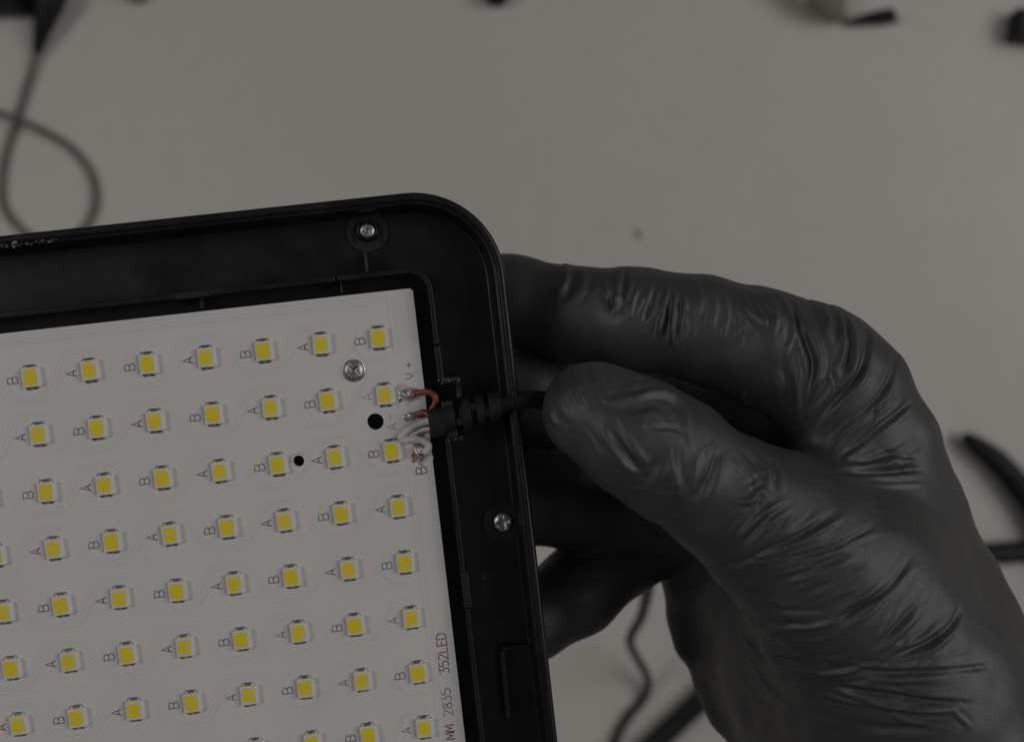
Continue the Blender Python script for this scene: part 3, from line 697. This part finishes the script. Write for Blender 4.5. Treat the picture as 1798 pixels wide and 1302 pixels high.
sb = hand.modifiers.new('u', 'SUBSURF'); sb.levels = 1; sb.render_levels = 1
dg = bpy.context.evaluated_depsgraph_get(); me2 = bpy.data.meshes.new_from_object(hand.evaluated_get(dg))
hand.modifiers.clear(); hand.data = me2; bpy.data.meshes.remove(me); me2.name = 'gloved_hand'
nv = len(me2.vertices); V = np.empty(nv * 3, np.float32); me2.vertices.foreach_get('co', V); V = V.reshape(-1, 3).astype(np.float64) / MM
N = np.empty(nv * 3, np.float32); me2.vertices.foreach_get('normal', N); N = N.reshape(-1, 3).astype(np.float64)

# folds of the loose glove: courses traced along the surface, pressed in (-) or raised (+)
FOLDS = [  # depth mm (- pressed in, + raised), half-width (photo px), course
    (.75, 4, [(1186, 490), (1183, 559), (1173, 614)]), (-.3, 5, [(1198, 497), (1193, 559), (1181, 616)]), (.5, 5, [(1176, 481), (1162, 559), (1141, 623)]),
    (.6, 5, [(1096, 466), (1086, 510), (1069, 567)]), (-.45, 5, [(1107, 474), (1096, 519), (1082, 564)]), (.4, 4, [(1121, 493), (1110, 531), (1100, 567)]),
    (.4, 4, [(1135, 500), (1121, 538), (1107, 569)]), (-.35, 5, [(1152, 490), (1141, 531), (1124, 573)]), (.45, 8, [(1030, 472), (1017, 510), (985, 542)]),
    (.45, 8, [(996, 458), (985, 497), (968, 517)]), (-.4, 9, [(1013, 465), (1001, 503), (979, 531)]), (.35, 8, [(1063, 486), (1077, 510), (1093, 535)]),
    (-.35, 9, [(1048, 490), (1063, 521), (1082, 548)]), (.45, 6, [(1221, 486), (1228, 517), (1228, 559)]), (.5, 5, [(1249, 507), (1256, 538), (1252, 583)]),
    (.5, 5, [(1266, 514), (1277, 552), (1270, 611)]), (.55, 6, [(1280, 507), (1304, 551), (1335, 581)]), (-.5, 6, [(1270, 497), (1290, 538), (1325, 578)]),
    (.5, 6, [(1297, 507), (1317, 546), (1356, 573)]), (.55, 6, [(1335, 521), (1361, 552), (1356, 590)]), (-.45, 6, [(1325, 524), (1347, 555), (1344, 597)]),
    (.65, 4, [(1367, 523), (1391, 559), (1395, 583), (1384, 614), (1387, 630)]), (-1.25, 7, [(1382, 519), (1398, 559), (1416, 600), (1426, 642), (1415, 687)]), (.75, 8, [(1410, 555), (1436, 607), (1440, 656), (1415, 722)]),
    (.85, 8, [(1398, 607), (1403, 656), (1398, 704), (1393, 754)]), (-.6, 8, [(1377, 628), (1382, 677), (1367, 718)]), (-.45, 6, [(1446, 528), (1471, 566), (1467, 611)]),
    (-.7, 6, [(1477, 542), (1495, 587), (1491, 628), (1469, 678)]), (.4, 7, [(1495, 559), (1509, 600), (1502, 639), (1477, 677)]), (-.95, 6, [(1516, 562), (1527, 600), (1516, 642), (1484, 684), (1436, 734), (1400, 789)]),
    (-.8, 6, [(1565, 604), (1568, 642), (1547, 691), (1491, 753), (1439, 810)]), (.45, 6, [(1577, 661), (1536, 711), (1486, 768), (1457, 795)]), (-.85, 6, [(1604, 689), (1575, 725), (1519, 774), (1460, 817)]),
    (-.4, 5, [(1611, 772), (1561, 798), (1502, 817)]), (-.95, 6, [(1630, 817), (1575, 826), (1505, 831), (1453, 822)]), (.5, 7, [(1616, 798), (1575, 810), (1526, 817)]),
    (.6, 6, [(1309, 675), (1305, 697), (1319, 715)]), (.9, 9, [(1050, 736), (1082, 788), (1128, 843)]), (-.85, 8, [(1064, 738), (1098, 788), (1132, 835)]),
    (-.5, 8, [(1128, 846), (1141, 829), (1160, 798)]), (.75, 8, [(1063, 675), (1069, 704), (1145, 691), (1186, 697), (1208, 722), (1216, 763)]), (-.45, 8, [(1030, 637), (1035, 677), (1063, 713)]),
    (.4, 8, [(1015, 656), (1024, 697), (1048, 727)]), (.35, 8, [(979, 677), (985, 711), (1013, 746)]), (-.45, 8, [(1079, 661), (1110, 685), (1139, 678)]),
    (.45, 10, [(1178, 784), (1186, 843), (1221, 916)]), (-.85, 9, [(1260, 784), (1249, 829), (1223, 881)]), (.45, 10, [(1228, 784), (1216, 843), (1207, 871)]),
    (-.5, 7, [(1299, 788), (1332, 824), (1340, 860)]), (-.65, 7, [(1319, 784), (1361, 829), (1353, 874)]), (.6, 6, [(1275, 878), (1311, 879), (1336, 862), (1351, 879)]),
    (.7, 6, [(1290, 966), (1304, 933), (1339, 898), (1398, 869)]), (-.5, 8, [(1299, 959), (1325, 919), (1342, 876)]), (-.5, 8, [(1211, 983), (1270, 990), (1313, 983), (1368, 947)]),
    (-.45, 8, [(1067, 878), (1145, 900), (1211, 885)]), (-.35, 8, [(1109, 900), (1179, 947), (1245, 976)]), (-.65, 6, [(1290, 985), (1367, 954), (1429, 923), (1488, 883)]),
    (.4, 6, [(1297, 995), (1374, 964), (1436, 934), (1491, 900)]), (-.6, 6, [(1339, 1004), (1408, 975), (1471, 954), (1519, 933), (1550, 916)]), (-.45, 6, [(1367, 1025), (1436, 995), (1509, 959)]),
    (.35, 6, [(1380, 1032), (1446, 1005), (1516, 972)]), (-.45, 6, [(1407, 1050), (1471, 1016), (1529, 980)]), (-1.0, 6, [(1469, 1098), (1505, 1065), (1561, 1030), (1606, 971)]),
    (.55, 5, [(1483, 1102), (1547, 1058), (1620, 987)]), (-.55, 6, [(1518, 1147), (1575, 1099), (1633, 1034)]), (.35, 5, [(1529, 1153), (1585, 1110), (1644, 1047)]),
    (-1.05, 7, [(1543, 1160), (1616, 1134), (1672, 1093), (1691, 1054)]), (.55, 6, [(1568, 1162), (1630, 1140), (1685, 1096)]), (.65, 4, [(1286, 1066), (1325, 1099), (1380, 1107), (1436, 1099), (1488, 1084)]),
    (-.5, 5, [(1290, 1061), (1332, 1088), (1380, 1096), (1436, 1089)]), (.65, 4, [(1286, 1075), (1325, 1127), (1380, 1169), (1450, 1183), (1519, 1169), (1578, 1147)]), (-.55, 5, [(1292, 1072), (1335, 1120), (1391, 1158), (1450, 1171)]),
    (.55, 4, [(1289, 1086), (1318, 1141), (1374, 1190), (1464, 1224), (1550, 1239)]), (-.5, 5, [(1297, 1086), (1328, 1135), (1384, 1181), (1464, 1212)]), (.45, 4, [(1295, 1120), (1339, 1196), (1408, 1252), (1509, 1288)]),
    (-.95, 6, [(1436, 1156), (1540, 1179), (1630, 1179), (1713, 1169), (1741, 1160)]), (.4, 6, [(1505, 1191), (1588, 1194), (1672, 1188)]), (-.95, 6, [(1422, 1193), (1540, 1217), (1644, 1235), (1735, 1234)]),
    (.4, 6, [(1505, 1228), (1602, 1246), (1685, 1251)]), (-.45, 8, [(1484, 1266), (1575, 1280), (1665, 1278)]), (.3, 5, [(1663, 1244), (1713, 1288)]),
]
d3 = ZC / MM - V[:, 2]; X = CX + FPX * V[:, 0] / d3; Y = CY - FPX * V[:, 1] / d3
cell_ = 7.0; iX = np.floor(X / cell_).astype(int) - int(700 / cell_); iY = np.floor(Y / cell_).astype(int) - int(300 / cell_)
ok = (iX >= 0) & (iX < 260) & (iY >= 0) & (iY < 260); top = np.full((260, 260), -1e9); np.maximum.at(top, (iX[ok], iY[ok]), V[ok, 2])
front = np.zeros(nv, bool); front[ok] = V[ok, 2] > top[iX[ok], iY[ok]] - 4.5
disp = np.zeros(nv)
frng = np.random.default_rng(21); allf = []
for amp, wd, course in FOLDS:
    allf.append((amp, wd, course))
    c2 = np.array(course, float); t_ = c2[-1] - c2[0]; nn = np.array([-t_[1], t_[0]]) / (np.linalg.norm(t_) + 1e-9)
    for q in range(1):
        off = nn * frng.uniform(13, 24) * (1 if frng.random() < .5 else -1); sh = t_ * frng.uniform(-.18, .18)
        c3 = c2.mean(0) + (c2 - c2.mean(0)) * frng.uniform(.5, .95) + off + sh
        allf.append((amp * frng.uniform(.15, .38) * (1 if frng.random() < .6 else -1), wd * frng.uniform(.55, 1.0), [tuple(q_) for q_ in c3]))
    for q in range(3):                                  # shallow stretch lines beside the main folds
        off = nn * frng.uniform(-34, 34) + t_ * frng.uniform(-.3, .3); a_ = frng.uniform(-.22, .22); ca, sa = math.cos(a_), math.sin(a_)
        c3 = (c2 - c2.mean(0)) @ np.array([[ca, sa], [-sa, ca]]) * frng.uniform(.35, .8) + c2.mean(0) + off
        allf.append((frng.uniform(.12, .26) * (1 if frng.random() < .5 else -1), frng.uniform(3.2, 5), [tuple(q_) for q_ in c3]))
def wob(lam, seed):
    r_ = np.random.default_rng(seed); out = np.zeros(nv)
    for _ in range(8):
        k = r_.normal(size=3); k *= 2 * math.pi / (lam * r_.uniform(.6, 1.6) * np.linalg.norm(k)); out += np.sin(V @ k + r_.uniform(0, 6.28))
    return out / 2.0
X = X + 1.8 * wob(14, 5); Y = Y + 1.8 * wob(14, 6); amod = np.clip(1 + 0.3 * wob(12, 8), 0.3, 1.7)
for amp, wd, course in allf:
    c2 = np.array([q[:2] for q in spline([(x, y, 0) for x, y in course], 6)])
    m = front & (X > c2[:, 0].min() - 4 * wd) & (X < c2[:, 0].max() + 4 * wd) & (Y > c2[:, 1].min() - 4 * wd) & (Y < c2[:, 1].max() + 4 * wd)
    ids = np.where(m)[0]
    if not len(ids): continue
    p = np.stack([X[ids], Y[ids]], 1); best = np.full(len(ids), 1e9); sb_ = np.zeros(len(ids))
    for k in range(len(c2) - 1):
        a, e = c2[k], c2[k + 1] - c2[k]; t = np.clip(((p - a) @ e) / (e @ e + 1e-9), 0, 1)
        dd = np.linalg.norm(p - a - t[:, None] * e, axis=1); up_ = dd < best; best[up_] = dd[up_]; sb_[up_] = (k + t[up_]) / (len(c2) - 1)
    wd = max(wd * 0.9, 4.0); x = best / wd; tap = np.clip(np.minimum(sb_, 1 - sb_) / 0.34, 0, 1); tap = tap * tap * (3 - 2 * tap)
    tap = np.where(best < 4 * wd, tap, 0)
    disp[ids] += amp * 0.64 * amod[ids] * tap * (1 - 0.62 * x * x) * np.exp(-x * x / 2)
# broad slack and small creasing of the rubber
def waves(n, lam, amp, seed):
    r_ = np.random.default_rng(seed); out = np.zeros(nv)
    for _ in range(n):
        k = r_.normal(size=3); k *= 2 * math.pi / (lam * r_.uniform(0.7, 1.5) * np.linalg.norm(k)); out += np.sin(V @ k + r_.uniform(0, 6.28))
    return amp * out / math.sqrt(n)
disp += waves(14, 14, 0.24, 1) + waves(18, 6, 0.085, 2)
V2 = V + N * disp[:, None]
me2.vertices.foreach_set('co', np.ascontiguousarray(V2 * MM, np.float32).ravel()); me2.update()
me2.materials.clear(); me2.materials.append(M_glove); me2.polygons.foreach_set('use_smooth', [True] * len(me2.polygons))
tag(hand, 'hand in a wrinkled black nitrile glove pinching the lamp edge between thumb and index finger', 'hand')
